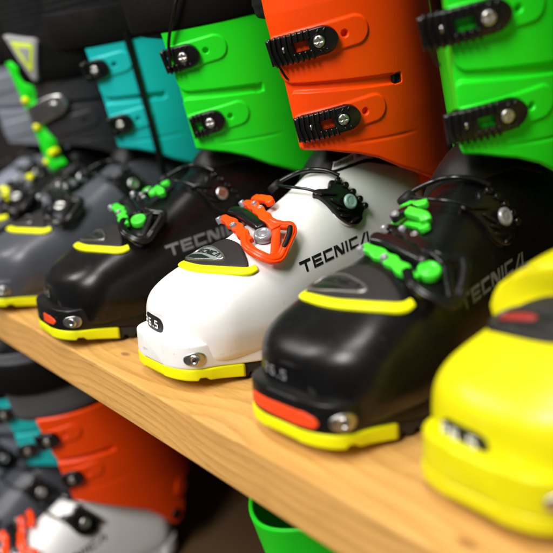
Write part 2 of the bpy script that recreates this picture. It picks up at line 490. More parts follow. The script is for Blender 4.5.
# lettering on the left flank
FT = Frame((.048, 0, .08), (1, -.05, .12), (0, 1, .1))
def mk_tec(y0, z0, h, k):
    # frame axes: e1 along the boot, e2 up
    Q, w = text_quads('TECNICA', h, slant=-.02)
    s0 = np.array([.05, y0, z0])-FT.O; a0, b0 = s0@FT.e1, s0@FT.e2
    Q = [[(a0+x, b0+y+k*x) for x, y in q] for q in Q]
    return quad_sheet(FT, Q, .0003, 6, 4)
# size window on the toe face
FW = Frame((0, 0, .045), (-.12, -1, 0), (1, 0, 0))
def mk_win(): return pad(FW, [(-.035, .0005), (-.0335, .0052), (-.029, .0066), (-.020, .0066), (-.011, .0062), (-.006, .0045), (-.004, 0), (-.006, -.0045), (-.011, -.0062), (-.020, -.0062), (-.029, -.0060), (-.0335, -.0046)], .0004, .0005, 60, base=-.0004)
def mk_num(x0=-.0345, sc=1.0, off=.0009):
    Q, w = text_quads('26.5', .0066*sc, gap=.16)
    return quad_sheet(FW, [[(x0+x*1.12*sc, -.0033*sc+y) for x, y in q] for q in Q], off, 4, 4)
# tip screw on the ledge
FS = Frame((.0325, .0068, .0268), (.60, -.80, 0), (.8, .6, 0), 'ledge')
def mk_scr_plate(): return pad(FS, [(-.0075, -.001), (-.0072, .0022), (-.003, .0052), (.003, .0058), (.007, .0035), (.0078, -.0005), (.0062, -.0042), (.002, -.0055), (-.003, -.0045), (-.006, -.0032)], .0012, .0008, 48, True)
def lathe(fr, a, b, prof, n=28, sx=1.):
    A = []
    O = fr.pt(a, b, 0)
    for r, h in prof:
        A.append([O+fr.e1*(r*math.cos(2*math.pi*k/n))+fr.e2*(r*math.sin(2*math.pi*k/n))+fr.n*h for k in range(n)])
    return grid(np.array(A), True, True, True, flip=False)
def mk_scr_head(): return lathe(FS, .001, 0, [(.0001, .0012), (.0012, .0012), (.0016, .0020), (.0034, .0030), (.0040, .0026), (.0042, .0008), (.0042, 0)][::1])
def mk_scr_hole(): return lathe(FS, .001, 0, [(.0001, .00235), (.0014, .00235), (.0015, .0020)], 6)
# red insert on the ledge front
FI = Frame((0, -.006, .0265), (0, -1, 0), (1, 0, 0), 'ledge')
def mk_insert_big(): return pad(FI, [(-.036, -.0042), (-.036, .0040), (-.02, .0042), (0, .0044), (.012, .0046), (.0195, .0026), (.0225, -.0010), (.020, -.0048), (.008, -.0050), (-.015, -.0046)], .0010, .0006, 70, False)
def mk_insert_small(): return pad(FI, [(-.004, -.0035), (-.004, .0042), (.010, .0042), (.0175, .0022), (.020, -.0002), (.0165, -.0034)], .0008, .0005, 48, False)

# forefoot buckle -----------------------------------------------------------
def near_n(p):
    loc, n, i, d = BVH['shell'].find_nearest(Vector(p)); return np.array(n)
def tube_n(P, r, flat, sq=4, n=16, closed=False, N_=None):
    """tube whose 'up' follows the shell normal"""
    P = np.asarray(P, float); k = len(P); A = np.zeros((k, n, 3)); R_ = np.full(k, r) if np.isscalar(r) else np.asarray(r)
    for i in range(k):
        t = (P[(i+1) % k]-P[(i-1) % k]) if closed else P[min(i+1, k-1)]-P[max(i-1, 0)]
        t = nrm(t); up = near_n(P[i]) if N_ is None else np.array(N_); a = nrm(np.cross(t, up)); b = np.cross(a, t)
        for j in range(n):
            th = 2*math.pi*(j+.5)/n; c, s = math.cos(th), math.sin(th)
            A[i, j] = P[i]+R_[i]*math.copysign(abs(c)**(2/sq), c)*a+flat*math.copysign(abs(s)**(2/sq), s)*b
    if closed: A = np.concatenate([A, A[:1]]); return grid(A, True)
    return grid(A, True, True, True)
RL = [(-.0275, .0838, .1168), (-.020, .0850, .1155), (-.0121, .0846, .1132), (-.002, .0812, .1118), (.0081, .0771, .1098), (.0165, .0738, .1080), (.0250, .0700, .1050)]
RR = [(-.026, .1085, .1268), (-.0193, .1100, .1258), (-.008, .1065, .1245), (.0054, .1002, .1227), (.0150, .0965, .1205), (.0232, .0945, .1180), (.0332, .0945, .1130)]
LOOP = [(.0165, .0742, .1092), (.0205, .0712, .1068), (.0262, .0672, .1035), (.0345, .0662, .1000), (.0430, .0690, .0965), (.0485, .0740, .0935), (.0493, .0815, .0942), (.0470, .0890, .1000), (.0440, .0965, .1055), (.0410, .1030, .1102), (.0370, .1048, .1140), (.0335, .1010, .1145), (.0285, .0965, .1160), (.0240, .0950, .1178)]
def mk_rail(P, ph):
    P = catmull(P, 9); s = np.concatenate([[0], np.cumsum(np.linalg.norm(np.diff(P, axis=0), axis=1))])
    r = .0046+.0007*np.cos(s/s[-1]*2*math.pi*4+ph); r[0] *= .5; r[1] *= .8; r[-1] *= .5
    return tube_n(P, r, .0024, 7, 26)
def mk_loop(): return tube_n(catmull(LOOP, 7), .0038, .0024, 5, 20)
def mk_inner(): return tube_n(catmull([(.0318, .0945, .1128), (.0365, .0895, .1078), (.0420, .0835, .1020), (.0475, .0775, .0960)], 6), .0034, .0020, 4, 14)
def mk_loop2():
    P = catmull(LOOP, 7); c = P.mean(0); P = np.array([c+(p-c)*1.0+near_n(p)*.0020 for p in P])
    return tube_n(P, .0018, .0011, 2.5, 10)
def mk_grip(): return tube_n(catmull([(.0385, .1030, .1135), (.0425, .0985, .1095), (.0462, .0905, .1030), (.0470, .0870, .1000)], 6), [.0014, .0022]+[.0022]*15+[.0018, .0012], .0030, 3, 12)
def mk_bolster():
    P = catmull([(-.028, .0960, .1215), (-.0175, .0960, .1212), (-.006, .0935, .1200), (.0060, .0905, .1175), (.0170, .0885, .1150), (.0220, .0875, .1125)], 7)
    r = np.linspace(.0060, .0050, len(P)); r[0] *= .6; r[-1] *= .5; r[-2] *= .8
    return tube_n(P, r, .0036, 3, 18)
def mk_base(): # plate under the buckle
    fr = Frame((.022, .086, .105), (.42, -.38, .82))
    return pad(fr, [(-.030, -.010), (-.018, -.0125), (.004, -.0125), (.016, -.010), (.019, 0), (.015, .0105), (.002, .0125), (-.018, .012), (-.030, .009)], .0022, .001, 60)
def dome(c, r, hgt, n=20, ring=True):
    c = np.array(c); nn = near_n(c); a = nrm(np.cross(nn, (0, 0, 1) if abs(nn[2]) < .9 else (1, 0, 0))); b = np.cross(nn, a); A = []
    for rr, h in ((.001, .75), (.42, .75), (.52, .62), (.62, .95), (.75, 1), (.87, .85), (.96, .55), (1, .1), (1, -.9)):
        A.append([c+(a*math.cos(2*math.pi*k/n)+b*math.sin(2*math.pi*k/n))*r*rr+nn*hgt*h for k in range(n)])
    return grid(np.array(A), True, True, False, flip=False)
CAPS = [((-.0262, .0810, .1160), .0031), ((-.0050, .0795, .1130), .0030), ((-.0255, .1060, .1268), .0030), ((-.0120, .1090, .1268), .0028), ((.0010, .1050, .1245), .0028)]
DISC = ((.0262, .0850, .1085), .0078)

# instep buckle ---------------------------------------------------------------
BODY3 = [(.0251, .1638, .1442), (.0288, .17, .143), (.0321, .1755, .1395), (.0335, .1765, .1365), (.0363, .1822, .1319), (.0373, .1830, .1272), (.0388, .1900, .1223), (.0397, .1911, .1191), (.0405, .1866, .1142), (.0416, .1852, .1097), (.0423, .1797, .1066), (.0424, .1727, .1063), (.0417, .1645, .1095), (.0402, .1573, .1151), (.037, .1542, .1207), (.0328, .15, .1278), (.0275, .1468, .1317), (.0248, .1442, .1325), (.0221, .148, .1365), (.0274, .158, .138)]
F2 = Frame((.0351, .1716, .1241), (.75, -.3, .55))
def to2(p): d = np.array(p)-F2.O; return (d@F2.e1, d@F2.e2)
def mk_body(): return pad(F2, [to2(p) for p in BODY3], .0048, .0016, 110, rings=8)
def mk_body_rim(): return pad(F2, [np.array(to2((.040, .168, .1225)))+np.array([math.cos(a)*.0150, math.sin(a)*.0135]) for a in np.linspace(0, 6.283, 14, endpoint=False)], .0016, .0008, 60)
def mk_ribs():
    V, F = [], []
    for (p, q) in (((.0363, .1552, .1290), (.0396, .1605, .1255)), ((.039, .158, .122), (.0405, .163, .1205)), ((.0405, .160, .1165), (.0420, .166, .1160)), ((.0285, .152, .1325), (.0335, .160, .1330)), ((.0425, .1690, .1110), (.0425, .1760, .1135))):
        a, b = np.array(to2(p)), np.array(to2(q)); P = [F2.pt(*(a+(b-a)*t), .0058) for t in np.linspace(-.4, 1.2, 8)]
        v, f = tube_n(P, [.0003]+[.0011]*6+[.0003], .0016, 2.4, 10); k = len(V); V += list(v); F += [tuple(i+k for i in g) for g in f]
    return V, F
def mk_teeth():
    V, F = [], []
    for p in [(.0300, .1690, .1440), (.0330, .1735, .1400), (.0362, .1785, .1345), (.0380, .1845, .1275), (.0398, .1890, .1215)]:
        a = np.array(to2(p)); fr = F2
        c = fr.pt(*a, .005); v, f = dome(c, .0031, .0022, 14); k = len(V); V += list(v); F += [tuple(i+k for i in g) for g in f]
    return V, F
def mk_wire(P, r=.0016):
    return tube(catmull(P, 8), r, 10)
WU = [(.0300, .1700, .1475), (.0200, .1640, .1520), (.0080, .1570, .1530), (-.0060, .1540, .1500), (-.0160, .1450, .1440), (-.0200, .1380, .1390)]
WLo = [(.0320, .1470, .1345), (.0220, .1400, .1385), (.0109, .1350, .1400), (-.0040, .1355, .1400), (-.0160, .1370, .1400), (-.0230, .1350, .1370)]

# cuff racks in cuff coordinates ------------------------------------------------
def rk(cx, cy, a, b, h):
    c, s = math.cos(RANG), math.sin(RANG)
    return cuff_pt(arc2phi(cx+c*a-s*b), cy+s*a+c*b, h)
def mk_rack(cx, cy, a0=-.025):
    hl, hb = .0250, .0114; na = int(150*(.025-a0)/.05); nb = 44; A = []; keep = []
    for i in range(na+1):
        a = a0+(hl-a0)*i/na; row = []
        e1 = max(0, (a-(hl-hb))/hb); e0 = max(0, (a0+.004-a)/.004)
        B = hb*max(.02, (1-min(1, e1)**2)**.5)*(1-.35*e0**2)
        for j in range(nb+1):
            b = B*(2*j/nb-1); ed = min(B-abs(b), (hl-a)*1.0+0*B if e1 < .3 else 1, a-a0+.0005)
            h = .0060+.0026*(1-(b/hb)**2)*.3
            ridge = (1 if math.sin((a+(.0015 if b > 0 else 0)+.15*abs(b))*2*math.pi/.0044) > 0 else 0)
            h -= .0045*(1-float(sstep(0, .0016, ed)))
            g = math.hypot(a-.0110, b)
            h -= .0012*(1-float(sstep(.0048, .0056, g)))
            if ed <= .0001: h = -.001
            row.append(rk(cx, cy, a, b, h))
            if j < nb and i < na:
                am = a0+(hl-a0)*(i+.5)/na; bm = B*(2*(j+.5)/nb-1)
                keep.append(not (-.0070 < am < .0036 and abs(bm) < .0034))
        A.append(row)
    V, F = grid(np.array(A), False, flip=True)
    F = [f for f, k in zip(F, keep) if k]
    V = list(V)
    # raised ladder ribs
    na_ = max(2, int(round((.0045-a0)/.0036)))
    for a in np.linspace(a0+.0018, .0042, na_):
        spans = ((-.0112, .0112),) if a < -.0085 else ((-.0112, -.0044), (.0044, .0112))
        for b0, b1 in spans:
            bs = np.linspace(b0, b1, 12 if len(spans) == 1 else 6)
            P = [rk(cx, cy, a+.0012*abs(b)/.011, b, .0058+.0022*(1-(abs(b)/.0118)**4)) for b in bs]
            v, f = tube(P, .00115, 10, up=tuple(nrm(rk(cx, cy, a, 0, .02)-rk(cx, cy, a, 0, 0)))); k = len(V); V += list(v); F += [tuple(i+k for i in g) for g in f]
    for a in (.0105, .0150):
        for sg in (-1, 1):
            P = [rk(cx, cy, a+.0008*t, sg*b, .0062+.0012*(1-((b-.0072)/.003)**2)) for t, b in enumerate(np.linspace(.0064, .0092, 4))]
            v, f = tube(P, .0006, 8, up=tuple(nrm(rk(cx, cy, a, 0, .02)-rk(cx, cy, a, 0, 0)))); k = len(V); V += list(v); F += [tuple(i+k for i in g) for g in f]
    if a0 > .0: return V, F
    # walls of the slot
    W = []; sl = [(-.0070, -.0034), (.0036, -.0034), (.0036, .0034), (-.0070, .0034)]
    k = len(V); m = 4
    sl = [(max(a, a0+.001), b) for a, b in sl]
    for (a, b) in sl: V.append(rk(cx, cy, a, b, .0062))
    for (a, b) in sl: V.append(rk(cx, cy, a, b, .0030))
    for i in range(4): F.append((k+i, k+(i+1) % 4, k+4+(i+1) % 4, k+4+i))
    return V, F
def mk_rack_lip(cx, cy, a0=-.025):
    # transverse bars of the toothed end, wrapping the flap edge
    P = [rk(cx, cy, a0+.0005, b, .0052) for b in np.linspace(-.0100, .0100, 9)]
    return tube(P, .0026, 12, up=tuple(KF))
def mk_rscrew(cx, cy):
    c = rk(cx, cy, .0110, 0, .0068); nn = nrm(rk(cx, cy, .0110, 0, .02)-rk(cx, cy, .0110, 0, 0)); a = nrm(np.cross(nn, KU)); b = np.cross(nn, a); A = []
    n = 48
    for rr, h in ((.0001, 0), (.0014, 0), (.0028, -.00005), (.0040, -.0003), (.0046, -.0009), (.0048, -.003)):
        row = []
        for k in range(n):
            th = 2*math.pi*k/n; d = 0
            x, y = rr*math.cos(th), rr*math.sin(th)
            if rr <= .0028 and min(abs(x), abs(y)) < .0007 and max(abs(x), abs(y)) > -1: d = .0008
            row.append(c+a*x+b*y+nn*(h+.0012-d))
        A.append(row)
    return grid(np.array(A), True, True, False, flip=True)
def mk_rdot(cx, cy):
    c = rk(cx, cy, -.0140, .0002, .0068); nn = nrm(rk(cx, cy, -.0140, 0, .02)-rk(cx, cy, -.0140, 0, 0)); a = nrm(np.cross(nn, KU)); b = np.cross(nn, a)
    A = [[c+a*rr*.75*math.cos(2*math.pi*k/20)+b*rr*1.25*math.sin(2*math.pi*k/20)+nn*h for k in range(20)] for rr, h in ((.0001, .0012), (.0010, .0011), (.0018, .0006), (.0021, -.001))]
    return grid(np.array(A), True, True, False, flip=True)
def mk_tail(cx, cy, a0=-.025):
    P = [rk(cx, cy, a0+x, y, h) for x, y, h in ((.0015, -.0085, .004), (.0020, -.014, .0022), (.0030, -.0195, .0012), (.0045, -.0225, .0010))]
    return tube(catmull(P, 6), .0010, 10)

# gaiter under the cuff, with a printed strip ---------------------------------
GE = catmull([(-.030, .170), (-.012, .165), (.004, .164), (.0140, .167), (.0200, .1745), (.0238, .191), (.0264, .214), (.0290, .250)], 10)
def down(x, y, h):
    loc, n, _, d = BVH['shell'].ray_cast(Vector((x, y, .30)), Vector((0, 0, -1)))
    if loc is None: loc, n, _, d = BVH['shell'].find_nearest(Vector((x, y, .17)))
    return np.array(loc)+np.array(n)*h
def gl(t, u, h):
    """t along the gaiter's edge, u inwards (metres)"""
    i = t*(len(GE)-1); k = int(min(i, len(GE)-2)); f = i-k
    p = GE[k]*(1-f)+GE[k+1]*f; c = np.array((-.004, .215)); d = nrm(c-p); q = p+d*u
    return down(q[0], q[1], h+.0055*float(sstep(0, .012, u)))
def mk_gaiter():
    return grid(np.array([[gl(t, u, h) for u, h in ((0, -.0005), (.0002, .0010), (.001, .0016), (.003, .0018), (.006, .0018), (.010, .002), (.015, .003), (.020, .004), (.028, .005), (.034, .005))] for t in np.linspace(0, 1, 80)]), False, flip=True)
T0, T1 = .53, .87
def mk_strip():
    return grid(np.array([[gl(T0+(T1-T0)*i/29, .0014+.0052*k/4, .0022) for k in range(5)] for i in range(30)]), False, flip=True)
def mk_strip_marks():
    V = []; F = []
    def P(t, u): return gl(T0+(T1-T0)*t, .0014+.0052*u, .0026)
    rnd = random.Random(5); t = .05
    while t < .93:
        w = .012+.014*rnd.random()
        if not (.58 < t < .66):
            k = len(V); V += [P(t, .28), P(t+w, .28), P(t+w, .75), P(t, .75)]; F.append((k, k+1, k+2, k+3))
        t += w+.016
    return V, F

class CuffFrame:
    def pt(s, a, b, h=0.): return cuff_pt(arc2phi(a), b, h)
CFR = CuffFrame()
def TRI(k):
    P = resample([(.0060, .197), (.0330, .187), (.0345, .183), (.0220, .146), (.0185, .146)], 60, False); c = np.array((.022, .176)); return np.array((.034, .168))+(P-c)*k*1.2
def mk_seam():
    rows = []
    for i in range(50):
        s_ = -.012+.177*i/49; q0 = .077+.0005*i/49
        rows.append([CFR.pt(q0+dq, s_, h) for dq, h in ((0, -.001), (.0005, .0025), (.002, .0034), (.006, .0034), (.0078, .0025), (.0083, -.001))])
    return grid(np.array(rows), False, flip=True)
def mk_tongue():
    rows = []
    for i in range(50):
        s_ = .012+.150*i/49; w = .025+.004*math.sin(i*.55)
        e = min(i, 49-i)/3; w *= min(1, .5+.5*e)
        rows.append([CFR.pt(-.006+w*t, s_, .0105*(1-abs(t)**6)-.003-.018*float(sstep(-.2, -1, t))) for t in np.linspace(-1, 1, 15)])
    return grid(np.array(rows), False, flip=True)
def mk_peg(k):
    q, s_ = ((.004, .112), (.006, .076), (.015, .040), (-.006, .028))[k]
    return pad(CFR, [(q+.0055*math.cos(t), s_+.0055*math.sin(t)) for t in np.linspace(0, 6.283, 12, endpoint=False)], .012, .003, 30)
def mk_low_strap():
    rows = []
    for z, t in ((-.5, -1), (-.5, .6), (-.46, 1), (-.2, 1.0), (.2, 1), (.46, 1), (.5, .6), (.5, -1)):
        rows.append([cuff_pt(2*math.pi*j/96-math.pi, .162+.058*z+.006*math.sin(2*math.pi*j/96), .002+.0036*t) for j in range(96)])
    return grid(np.array(rows), True, False, False, flip=True)

# ------------------------------------------------------------------ one boot
def make_boot(name, pos, yaw, st, label, group, lod=0):
    r = empty(name, pos, yaw); tag(r, label, 'ski boot', group)
    sh = inst('shell', lambda: (SH_V, SH_F), 'shell', st['shell'], r)
    lg = inst('toe_ledge', lambda: (LG_V, LG_F), 'sole_ledge', st.get('ledge', st['shell']), r)
    inst('toe_pad', lambda: sole_pad(-.0055, .046, 44, .0006, LEDGE_BOT, toe_bot), 'toe_pad', st.get('pad', 'yellow'), r)
    inst('mid_sole', lambda: sole_pad(.0465, .300, 160, -.002, lambda y: .0140, tread_bot), 'sole', 'rubber', r)
    qf = st.get('qf', .003); a0 = st.get('a0', -.025); tp = st.get('top', .164); lowc = st.get('low', False)
    vk = '%d' % round(a0*10000)
    cf = inst('cuff%s_%s_%s' % (qf, tp, lowc), lambda: cuff_arrays(qf, tp, lowc), 'cuff', st['cuff'], r)
    if lowc: inst('pivot', lambda: pad(CFR, [(.163+.0085*math.cos(t), -.072+.0085*math.sin(t)) for t in np.linspace(0, 6.283, 12, endpoint=False)], .0016, .001, 30), 'pivot_bolt', 'soft', cf)
    if 0 < qf < .02: inst('slot_shade', lambda: pad(CFR, [(.1000, .0862), (.1070, .0862), (.1070, .0922), (.1000, .0926)], -.0028, .0002, 24, False, base=-.004), 'slot_shade_plug', 'ink', cf)  # black plug, paints in the shade inside the slot recess
    if not st.get('empty'):
        ln = inst('liner', liner_arrays, 'liner', st.get('liner', 'liner'), r)
        if st.get('strap', True): inst('power_strap%s' % st.get('sz', ''), lambda: strap_arrays(st.get('sz', .181)), 'power_strap', 'strap', r)
    # toe badge
    bd = inst('toe_badge', mk_pad, 'toe_badge', 'grey_pad', r)
    if st.get('lip') != 'none': inst('badge_lip', mk_lip, 'badge_lip', st.get('lip', 'yellow'), bd)
    inst('badge_ring', mk_emb_ring, 'emblem_ring', st.get('ring', 'chrome' if st['shell'] == 'white' else 'dim_chrome'), bd)
    inst('badge_plate', mk_emb_in, 'emblem_plate', st.get('plate', 'plate' if st['shell'] == 'white' else 'plate_d'), bd)
    inst('badge_wedge', mk_emb_wedge, 'emblem_wedge', 'ink', bd)
    inst('badge_text', mk_emb_text, 'emblem_lettering', 'ink', bd)
    if st.get('rb'): inst('redblob', lambda: pad(FB, [(-.030, .056), (-.020, .0575), (-.010, .0570), (-.012, .0525), (-.022, .0515), (-.030, .0525)], .0042, .001, 30), 'badge_mark', 'red', bd)
    # size window
    FW.O = np.array((0, 0, .045+st.get('pz', 0))); pk = 'z' if st.get('pz') else ''
    if st.get('pill', True): wn = inst('size_window'+pk, mk_win, 'size_window', 'ink', r)
    else: wn = sh
    inst('size_number'+pk, mk_num, 'size_number', st.get('num', 'ink_w'), wn)
    # tip screw
    sp = inst('screw_plate', mk_scr_plate, 'screw_plate', 'steel', r)
    inst('screw_head', mk_scr_head, 'screw_head', 'silver', sp)
    inst('screw_hole', mk_scr_hole, 'screw_hole', 'ink', sp)
    if st.get('insert') == 'big': inst('insert_big', mk_insert_big, 'ledge_insert', 'orange_i', lg)
    if st.get('insert') == 'small': inst('insert_small', mk_insert_small, 'ledge_insert', 'orange_i', lg)
    # lettering
    if st.get('tec'):
        key, mt, args = st['tec']
        inst('tec_'+key, lambda: mk_tec(*args), 'shell_lettering', mt, sh)
    c1, c2, c3, c4 = st['b1']          # rails, frame, bolster, disc
    if not st.get('cover'):
        b1 = inst('b1_base', mk_base, 'forefoot_buckle', c3, r)
        b1.location = st.get('boff', (0, 0, 0))
        inst('b1_far', lambda: tube_n(catmull([(-.0300, .1230, .1290), (-.0187, .1215, .1295), (-.0037, .1175, .1300), (.004, .1130, .1285)], 6), [.0022]+[.0042, .0039, .0037, .0040, .0043, .0040]*2+[.0042, .0039, .0037, .0040, .0040, .0022], .0024, 6, 22), 'ladder_rail', c1, b1)
        inst('b1_railL', lambda: mk_rail(RL, 0), 'ladder_rail', c1, b1)
        if st.get('catch'):
            inst('b1_catch', lambda: tube_n(catmull([(-.0210, .1375, .1335), (-.0120, .1335, .1348), (-.0040, .1295, .1355), (.0050, .1310, .1378)], 8), [.0016]+[.0032]*23+[.0014], .0026, 5, 18, N_=(.1, -.5, .85)), 'catch_bar', c1, r)
            inst('b1_catch2', lambda: tube_n(catmull([(-.0060, .1230, .1318), (.0020, .1205, .1312), (.0095, .1200, .1300), (.0130, .1180, .1270)], 8), [.0018]+[.0040]*23+[.0016], .0034, 4, 18), 'catch_hook', c1, r)
            inst('b1_link', lambda: tube_n(catmull([(-.0120, .1130, .1272), (-.0080, .1220, .1318), (-.0030, .1290, .1345)], 8), [.002]+[.0042]*15+[.002], .0030, 4, 16), 'catch_link', 'hard', r)
            inst('b1_linkcap', lambda: dome((-.0105, .1150, .1300), .0034, .0026), 'rivet_cap', 'clear', r)
        inst('b1_railR', lambda: mk_rail(RR, .6), 'ladder_rail', c2, b1)
        inst('b1_loop', mk_loop, 'lever_frame', c2, b1)
        inst('b1_loop2', mk_loop2, 'lever_rim', c2, b1)
        inst('b1_inner', mk_inner, 'lever_bar', c2, b1)
        inst('b1_grip', mk_grip, 'lever_grip', 'soft', b1)
        inst('b1_bolster', mk_bolster, 'bolster', 'hard', b1)
        for k, (c, rr) in enumerate(CAPS):
            inst('b1_cap%d' % k, lambda c=c, rr=rr: dome(c, rr, .0030), 'rivet_cap', 'clear', b1)
        inst('b1_disc', lambda: dome(DISC[0], DISC[1], .0030, 32), 'pivot_disc', c4, b1)
    # instep buckle
    b2 = inst('b2_rim', mk_body_rim, 'instep_buckle', st['shell'], r)
    inst('b2_body', mk_body, 'buckle_body', 'hard', b2)
    inst('b2_ribs', mk_ribs, 'buckle_ribs', 'hard', b2)
    inst('b2_teeth', mk_teeth, 'buckle_teeth', 'hard', b2)
    inst('b2_disc', lambda: dome((.0430, .1700, .1262), .0066, .0014, 32), 'adjuster_disc', st.get('disc', 'mint'), b2)
    inst('b2_wu', lambda: mk_wire(WU, .0019), 'wire_bail', 'hard', b2)
    inst('b2_wl', lambda: mk_wire(WLo, .0013), 'wire_bail', 'hard', b2)
    inst('b2_hook', lambda: dome((-.0190, .1385, .1385), .0070, .0035, 16), 'bail_hook', 'soft', b2)
    # racks
    for k, (cx, cy) in enumerate(RK if st.get('racks', True) else []):
        rc = inst('rack%d' % k+vk, lambda: mk_rack(cx, cy, a0), 'buckle_rack', 'hard', r)
        inst('racklip%d' % k+vk, lambda: mk_rack_lip(cx, cy, a0), 'rack_lip', 'hard', rc)
        inst('rackscr%d' % k, lambda: mk_rscrew(cx, cy), 'rack_screw', 'steel', rc)
        if a0 < -.02: inst('rackdot%d' % k, lambda: mk_rdot(cx, cy), 'rack_rivet', 'silver', rc)
        if k == 0 and a0 < -.02: inst('racktail%d' % k+vk, lambda: mk_tail(cx, cy, a0), 'rack_cord', 'hard', rc)
    if st.get('cord'): inst('cord', lambda: tube(catmull([CFR.pt(.030, .128, .009), CFR.pt(.034, .150, .006), CFR.pt(.046, .175, .009), CFR.pt(.060, .205, .006), CFR.pt(.066, .235, .002)], 8), .0016, 10), 'strap_cord', 'hard', cf)
    if st.get('seam'): inst('seam', mk_seam, 'cuff_seam', 'hard', cf)
    if st.get('clasp'):
        inst('tongue', mk_tongue, 'tongue', 'green', r)
        for k in range(4): inst('peg%d' % k, lambda: mk_peg(k), 'tongue_peg', 'yellow', r)
        cl = inst('clasp', lambda: pad(CFR, [(-.004, .076), (.012, .078), (.034, .083), (.050, .088), (.057, .099), (.052, .110), (.038, .112), (.014, .106), (-.002, .100)], .0085, .0016, 60), 'strap_clasp', 'silver', r)
        inst('clasp_knob', lambda: pad(CFR, [(.040+.006*math.cos(t), .0975+.006*math.sin(t)) for t in np.linspace(0, 6.283, 12, endpoint=False)], .0115, .001, 30), 'clasp_knob', 'silver', cl)
        sl = inst('low_strap', mk_low_strap, 'power_strap', 'strap', r)
        bg_ = inst('tri', lambda: pad(CFR, TRI(1.), .0120, .001, 60, False, base=.006), 'strap_badge', 'greyp', sl)
        inst('tri2', lambda: pad(CFR, TRI(.66), .0128, .0005, 60, False, base=.0110), 'badge_print', 'lime', sl)
        inst('tri3', lambda: pad(CFR, TRI(.36), .0134, .0005, 60, False, base=.0120), 'badge_print', 'greyp', sl)
    if st.get('cover'):
        cv = inst('cover', lambda: pad(FB, [(-.043, .072), (-.040, .088), (-.030, .100), (-.012, .108), (.010, .106), (.028, .098), (.038, .086), (.034, .075), (.018, .076), (0, .080), (-.02, .079)], .0155, .006, 80, dome=.003), 'buckle_cover', 'yellow_s', r)
        for k, (x, y) in enumerate(((-.026, .085), (-.009, .089), (.010, .089))):
            inst('cdot%d' % k, lambda: pad(FB, [(x+.0024*math.cos(t), y+.0020*math.sin(t)) for t in np.linspace(0, 6.283, 10, endpoint=False)], .0188, .0006, 24, base=.014), 'cover_rivet', 'plate_d', cv)
    ga = inst('gaiter', mk_gaiter, 'gaiter', 'soft', r)
    if st['shell'] == 'white':
        sp_ = inst('strip', mk_strip, 'printed_strip', 'ink_w', ga)
        inst('strip_marks', mk_strip_marks, 'printed_marks', 'ink', ga)
    return r

WT = ('w', 'ink', (.1050, .0760, .0097, .03))
STY = {
 'white': dict(top=.196, sz=.222, shell='white', ledge='white_lug', cuff='orange', tec=WT, b1=('orange_b', 'orange_b', 'white', 'clear')),
 'N': dict(catch=True, qf=.018, top=.176, boff=(.010, .003, -.006), shell='black', ledge='black_lug', cuff='green', pill=False, num='ink_g', insert='big', tec=('n', 'ink_g', (.1060, .0725, .0105, .03)), b1=('green_b', 'hard', 'black', 'green_b'), disc='clear'),
 'B': dict(catch=True, cord=True, qf=.026, a0=-.005, shell='black', ledge='black_lug', cuff='green', pill=False, num='ink_g', insert='small', tec=('b', 'ink_g', (.1000, .0735, .0110, .03)), b1=('green_b', 'hard', 'black', 'green_b'), disc='silver'),
 'slate': dict(qf=.036, a0=.0005, seam=True, shell='slate', cuff='teal', pill=False, num='ink_g', b1=('slate', 'hard', 'slate', 'steel'), disc='steel'),
 'yellow': dict(cover=True, lip='none', pz=-.0045, shell='yellow_s', cuff='yellow_s', pad='yellow_s', ring='plate_d', rb=True, b1=('yellow_s', 'yellow_s', 'yellow_s', 'hard')),
 'LW': dict(qf=.036, a0=.0005, low=True, shell='white', ledge='white_lug', cuff='orange', tec=WT, b1=('orange_b', 'orange_b', 'white', 'clear'), liner='liner_g', sz=.224, disc='silver'),
 'char': dict(shell='black', cuff='char', pill=False, racks=False, clasp=True, strap=False, b1=('yellow', 'hard', 'black', 'steel'), disc='silver'),
 'pale': dict(shell='pale', cuff='pale', pill=False, racks=False, b1=('hard', 'hard', 'black', 'steel'), disc='steel'),
 'cup': dict(qf=-9, racks=False, shell='black', cuff='green', pill=False, empty=True, b1=('green_b', 'hard', 'black', 'green_b')),
}
UP = 'ski boots standing in a row on the upper shelf board'; LOW = 'ski boots on the lower shelf'
BOOTS = [
 ('W', (0, .002, 0), -.007, 'white', 'white ski boot with orange cuff and orange buckle on the upper shelf', UP),
 ('N', (.150, .003, 0), .03, 'N', 'black ski boot with long orange insert on its toe ledge, beside the yellow boot', UP),
 ('B', (-.161, -.019, 0), -.068, 'B', 'black ski boot with small orange arrow on its toe ledge, behind the white boot', UP),
 ('G', (-.326, -.024, 0), -.034, 'slate', 'slate grey ski boot with turquoise cuff on the upper shelf', UP),
 ('Y', (.276, .0155, 0), -.035, 'yellow', 'all yellow ski boot at the near end of the upper shelf', UP),
 ('H', (-.47, -.02, 0), -.03, 'char', 'ski boot with charcoal cuff, green tongue and triangular badge on its black strap', UP),
 ('I', (-.62, -.02, 0), -.03, 'pale', 'pale grey ski boot farthest away at the left end of the upper shelf', UP),
 ('LW', (-.358, -.123, -.427), -.03, 'LW', 'white ski boot with red orange cuff and grey liner under the shelf edge', LOW),
 ('LG', (-.470, -.135, -.427), -.03, 'slate', 'slate grey ski boot with teal cuff on the lower shelf', LOW),
 ('LP', (-.60, -.14, -.427), 0, 'pale', 'pale grey ski boot at the far left of the lower shelf', LOW),
 ('LN', (.022, -.046, -.427), .0, 'cup', 'green ski boot cuff seen from above, open and without liner', LOW)]
for k, p, a, s, lab, grp in BOOTS:
    make_boot('ski_boot', p, a, STY[s], lab, grp)
